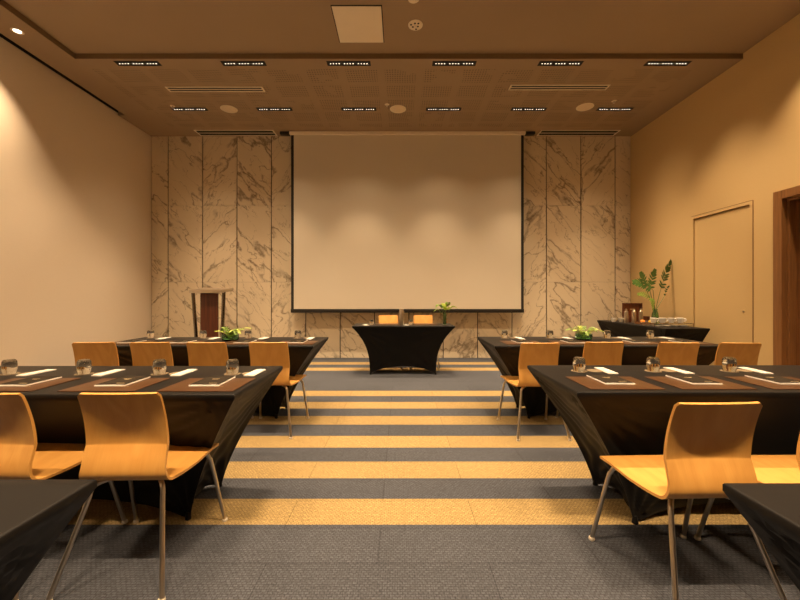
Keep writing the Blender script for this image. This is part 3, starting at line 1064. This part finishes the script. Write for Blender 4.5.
def frond_bm(pts, n=9, length=.06, wid=.008, side=None, droop=.2):
    """finger-lobed leaf: a midrib with pairs of narrow tapered lobes"""
    C_ = catmull(pts, 8)
    m = len(C_)
    bm = nb()
    tube(bm, C_, [.0030 * (1 - .7 * i / m) for i in range(m)], 6)
    for j in range(n):
        t = .15 + .85 * j / (n - 1)
        i = min(m - 2, int(t * (m - 1)))
        p = C_[i]; tan = (C_[i + 1] - C_[max(i - 1, 0)]).normalized()
        sd = Vector(side) if side else tan.cross(Vector((0, 0, 1)))
        sd = (sd - tan * sd.dot(tan)).normalized()
        up = sd.cross(tan)
        ln = length * (1 - .55 * abs(t - .4) / .6)
        for sg in (-1, 1):
            d = (sd * sg * (1 - .45 * t) + tan * (.35 + .75 * t)).normalized()
            wv = d.cross(up).normalized()
            q = []
            for a, ww in ((0, .55), (.35, 1.0), (.7, .8), (1.0, .1)):
                c = p + d * ln * a - Vector((0, 0, 1)) * droop * ln * a * a
                q.append((bm.verts.new(c - wv * wid * ww), bm.verts.new(c + up * .002), bm.verts.new(c + wv * wid * ww)))
            for a, b in zip(q[:-1], q[1:]):
                bm.faces.new((a[0], a[1], b[1], b[0])); bm.faces.new((a[1], a[2], b[2], b[1]))
    return bm

# bowls of fronds on the two far tables
def bowl(x, y, label, seed, lean):
    rng = random.Random(seed)
    t = thing('leaf_bowl', label, 'plant bowl', (x, y, ZT), 0, 'glass bowls of green leaves')
    prof = [(0, 0), (.062, 0), (.078, .008), (.084, .03), (.082, .062), (.079, .062), (.080, .03), (.074, .012), (.06, .006), (0, .006)]
    obj('bowl', lathe(nb(), prof, 32), M['green_glass'], t)
    obj('water', lathe(nb(), [(0, .0065), (.059, .0065), (.073, .0125), (.0785, .028), (0, .028)], 32), M['water'], t)
    for k in range(10):
        a = k * .628 + rng.uniform(-.2, .2)
        reach = rng.uniform(.12, .20)
        dx = math.cos(a) * reach + lean * .02; dy = math.sin(a) * reach * .5; hz = rng.uniform(.085, .135)
        pts = [(dx * .1, dy * .1, .02), (dx * .3, dy * .3, .07), (dx * .7, dy * .7, hz), (dx, dy, hz + rng.uniform(-.03, .004))]
        obj('leaf', frond_bm(pts, 9, rng.uniform(.045, .06), .0065, None, .25), M['leaf_pale'] if k % 3 else M['leaf_lime'], t)
bowl(1.89, 3.86, 'low glass bowl of green leaves on the right far table', 3, 1)
bowl(-1.72, 3.80, 'low glass bowl of green leaves on the left far table', 5, 1)

# slim vase on the presenter table
t = thing('leaf_vase', 'slim green vase of lime leaves on the presenter table corner', 'vase plant', (.70, 5.86, ZT))
obj('vase', lathe(nb(), [(0, 0), (.022, 0), (.026, .01), (.024, .12), (.020, .19), (.017, .19), (.021, .12), (.022, .012), (0, .008)], 22), M['green_glass'], t)
for k, (a, l, h, wv) in enumerate(((175, .15, .20, .075), (60, .07, .29, .085), (110, .10, .27, .085), (-10, .17, .25, .075), (200, .13, .27, .08), (300, .08, .24, .07), (20, .07, .31, .075))):
    dx, dy = math.cos(R(a)) * l, math.sin(R(a)) * l * .6
    obj('stem', tube(nb(), catmull([(0, 0, .012), (dx * .08, dy * .08, .12), (dx * .35, dy * .35, h * .8), (dx * .5, dy * .5, h)], 4), .003, 6), M['stem'], t)
    obj('leaf', leaf_bm([(dx * .45, dy * .45, h - .01), (dx * .8, dy * .8, h + .03), (dx * 1.2, dy * 1.2, h - .005)], wv, cup=.25), M['leaf_lime'] if k % 2 else M['leaf_pale'], t)
bm = nb()
for (a, b, c_) in ((.030, -.012, .05), (.033, -.01, .035), (.028, -.02, .085)): lathe(bm, [(0, -.008), (.006, -.005), (.008, 0), (.006, .005), (0, .008)], 10, (a, b, c_))
obj('berry', bm, M['orange'], t)

# ================================================================== lectern
t = thing('lectern', 'dark wooden lectern with chrome posts against the marble wall', 'lectern', (-3.32, 6.62, 0))
obj('base', box(nb(), -.27, .27, -.20, .20, 0, .03, .006), M['black_metal'], t)
obj('front_panel', box(nb(), -.152, .152, -.10, -.07, .03, 1.25, .004), M['mahogany'], t)
tp = obj('top', box(nb(), -.285, .285, -.22, .22, -.026, .026, .004), M['steel'], t); tp.location = (0, 0, 1.30); tp.rotation_euler = (R(6), 0, 0)
for sx in (-1, 1):
    bm = nb()
    tube(bm, [(sx * .205, -.10, .03), (sx * .225, -.10, .5), (sx * .255, -.11, 1.0), (sx * .268, -.12, 1.275)], .030, 14)
    po = obj('post', bm, M['dark_chrome'], t)
    bm = nb()
    for z in (.82,): tube(bm, [(sx * (.14), -.09, z), (sx * (.2 + .055 * z), -.105, z + .0)], .008, 8)
    obj('standoff', bm, M['chrome'], po)
    obj('side_glass', box(nb(), sx * .19 - .03, sx * .19 + .03, .02, .03, .03, 1.22), M['acrylic'], t, smooth=False)

# ================================================================== refreshments
t = thing('tea_chest', 'open dark red tea chest at the far end of the refreshment table', 'box', (4.12, 6.55, ZT))
bm = nb()
for a in ((-.17, .17, -.11, -.10, 0, .10), (-.17, .17, .10, .11, 0, .10), (-.17, -.16, -.10, .10, 0, .10), (.16, .17, -.10, .10, 0, .10), (-.16, .16, -.10, .10, 0, .012)): box(bm, *a)
obj('box_body', bm, M['mahogany'], t, smooth=False)
bm = nb(); box(bm, -.17, .17, .112, .124, .085, .325, .004)
for a in ((-.17, .17, .085, .112, .310, .325), (-.17, -.16, .085, .112, .085, .31), (.16, .17, .085, .112, .085, .31)): box(bm, *a)
obj('lid', bm, M['mahogany'], t, smooth=False)
obj('lid_plate', box(nb(), -.035, .035, .108, .112, .20, .225), M['goldink'], t, smooth=False)
bm = nb()
for k in range(6): box(bm, -.155 + k * .052, -.108 + k * .052, -.09, .09, .013, .085)
obj('tea_packets', bm, M['tea'], t, smooth=False)
FG = 'steel flasks on the refreshment table'
flask(3.80, 6.30, ZT, .235, .032, 'tall steel flask on the refreshment table, leftmost of three', FG)
flask(3.93, 6.30, ZT, .235, .032, 'tall steel flask on the refreshment table, middle of three', FG)
flask(4.06, 6.32, ZT, .235, .032, 'tall steel flask on the refreshment table, rightmost of three', FG)
for i, (x, y) in enumerate(((3.76, 6.72), (3.86, 6.72))):
    t = thing('glass_cruet', 'small glass cruet at the far left of the refreshment table, ' + ('left one', 'right one')[i], 'cruet', (x, y, ZT), 0, 'glass cruets on the refreshment table')
    obj('glass_body', lathe(nb(), [(0, 0), (.03, 0), (.032, .05), (.026, .085), (.014, .10), (.014, .125), (.012, .125), (.012, .10), (.023, .082), (.029, .05), (.027, .004), (0, .004)], 20), M['glass'], t)
    obj('stopper', lathe(nb(), [(0, .126), (.013, .126), (.016, .135), (.016, .16), (.012, .168), (0, .169)], 16), M['steel'], t)
def cup_mesh(up=True):
    h, r0, r1 = .068, .028, .044
    pr = [(0, 0), (r0, 0), (r0 + .001, .004), (r1 - .008, .020), (r1, h), (r1 - .003, h), (r1 - .011, .022), (r0 - .004, .008), (0, .007)]
    return lathe(nb(), pr if up else [(r, h - z) for r, z in pr], 24)
def make_cup():
    t = thing('coffee_cup', '', 'cup')
    obj('cup_body', cup_mesh(True), M['china'], t)
    obj('handle', tube(nb(), catmull([(.040, 0, .054), (.062, 0, .058), (.068, 0, .040), (.056, 0, .024), (.037, 0, .024)], 4), .0042, 8), M['china'], t)
    return t
RIS = .052
t = thing('acrylic_riser', 'low clear riser carrying the white cups on the refreshment table', 'riser', (4.0, 5.62, ZT))
obj('shelf', box(nb(), -.29, .29, -.145, .145, RIS - .006, RIS, .001), M['acrylic'], t)
for sx in (-1, 1): obj('side_panel', box(nb(), sx * .284 - .004, sx * .284 + .004, -.145, .145, 0, RIS - .0062), M['acrylic'], t, smooth=False)
cup0 = make_cup(); fc = True
cols = ['first from the left', 'second from the left', 'third from the left', 'fourth from the left']
rws = ['front row', 'back row']
for r_ in range(2):
    for c_ in range(4):
        lab = 'white coffee cup on the clear riser, %s, %s' % (rws[r_], cols[c_])
        loc = (3.755 + .135 * c_ + .075 * r_, 5.56 + .11 * r_, ZT + RIS + .0004)
        o = cup0 if fc else dup(cup0, loc, 0)
        o.location = loc; o.rotation_euler = (0, 0, R(-40 + 25 * random.random())); o['label'] = lab; o['group'] = 'white coffee cups on the refreshment table'; fc = False
for c_ in range(4):
    for k in range(3):
        t = tag(obj('saucer', lathe(nb(), [(0, 0), (.03, 0), (.058, .008), (.060, .010), (.056, .011), (.03, .004), (0, .003)], 26), M['china'], None, loc=(3.785 + .128 * c_, 5.53, ZT + k * .0055)),
                'white saucer below the riser, %s, %s of its pile' % (cols[c_], ('bottom', 'middle', 'top')[k]), 'saucer', 'white saucers below the riser')
for i, (x, y) in enumerate(((3.83, 6.50), (3.715, 6.52))):
    o = dup(cup0, (x, y, ZT), R(30), 'small white cup beside the steel flasks, ' + ('right one', 'left one')[i], 'small white cups beside the flasks')
t = thing('wooden_tray', 'low wooden tray of fruit in front of the steel flasks', 'tray', (3.93, 6.02, ZT))
bm = nb()
box(bm, -.11, .11, -.08, .08, 0, .008)
for a in ((-.11, .11, -.08, -.072, .008, .035), (-.11, .11, .072, .08, .008, .035), (-.11, -.102, -.072, .072, .008, .035), (.102, .11, -.072, .072, .008, .035)): box(bm, *a)
obj('tray_body', bm, M['tray_wood'], t, smooth=False)
def fruit(name, label, cat, x, y, r, mat):
    pr = [(0, 0), (r * .35, r * .07), (r * .75, r * .4), (r, r), (r * .78, r * 1.6), (r * .4, r * 1.9), (r * .1, r * 1.93), (0, r * 1.9)]
    t = thing(name, label, cat, (x, y, ZT + .0085), 0, 'fruit on the wooden tray')
    obj('flesh', lathe(nb(), pr, 20), mat, t)
    obj('stalk', lathe(nb(), [(0, r * 1.9), (r * .08, r * 1.9), (r * .06, r * 2.06), (0, r * 2.06)], 8), M['stem'], t)
fruit('orange', 'orange on the wooden tray, the left fruit in front', 'fruit', 3.87, 5.99, .032, M['orange'])
fruit('plum', 'dark plum on the wooden tray, the middle fruit', 'fruit', 3.935, 5.985, .027, M['plum'])
fruit('lemon', 'yellow lemon on the wooden tray, the right fruit', 'fruit', 3.995, 5.99, .029, M['lemon'])
fruit('orange', 'orange at the back of the wooden tray behind the plum', 'fruit', 3.92, 6.05, .031, M['orange'])

# tall vase of philodendron leaves by the right wall
VX, VY = 4.15, 6.10
t = thing('philodendron_vase', 'tall vase of finger-lobed dark green leaves at the right wall', 'vase plant', (VX, VY, ZT))
obj('vase', lathe(nb(), [(0, 0), (.04, 0), (.05, .01), (.055, .08), (.045, .16), (.032, .21), (.036, .235), (.032, .235), (.028, .21), (.040, .16), (.05, .08), (.044, .014), (0, .01)], 26), M['green_glass'], t)
def phil(stem, tip, n, length, wid, mat, side):
    obj('stem', tube(nb(), catmull([(0, 0, .015), (stem[0] * .06, stem[1] * .06, .2), (stem[0] * .5, stem[1] * .5, .2 + (stem[2] - .2) * .5), stem], 5), .0045, 8), M['stem'], t)
    a, b = Vector(stem), Vector(tip)
    mid = (a + b) / 2 + Vector((0, 0, .04))
    obj('leaf', frond_bm([a, mid, b], n, length, wid, side, .12), mat, t)
def PX(px, py, y):      # offset from the vase base of a place in the room
    return ((px - 400) / 375 * y - VX, y - VY, 1.2 + (296 - py) / 375 * y - ZT)
phil(PX(653, 290, 6.05), PX(634, 282, 6.0), 10, .15, .017, M['leaf'], (0, .4, 1))
phil(PX(650, 291, 6.08), PX(655, 270, 6.12), 9, .12, .017, M['leaf'], (1, .3, .2))
phil(PX(646, 289, 6.02), PX(641, 273, 6.0), 8, .11, .016, M['leaf'], (1, .4, .5))
phil(PX(660, 292, 6.12), PX(671, 261, 6.16), 11, .15, .018, M['leaf'], (1, .5, -.1))
phil(PX(652, 300, 6.0), PX(638, 294, 5.95), 8, .08, .010, M['leaf_pale'], (0, .3, 1))
phil(PX(652, 298, 6.0), PX(653, 309, 5.96), 7, .07, .010, M['leaf_pale'], (1, .3, 0))
phil(PX(664, 297, 6.2), PX(669, 286, 6.22), 6, .04, .010, M['leaf'], (1, .3, 0))
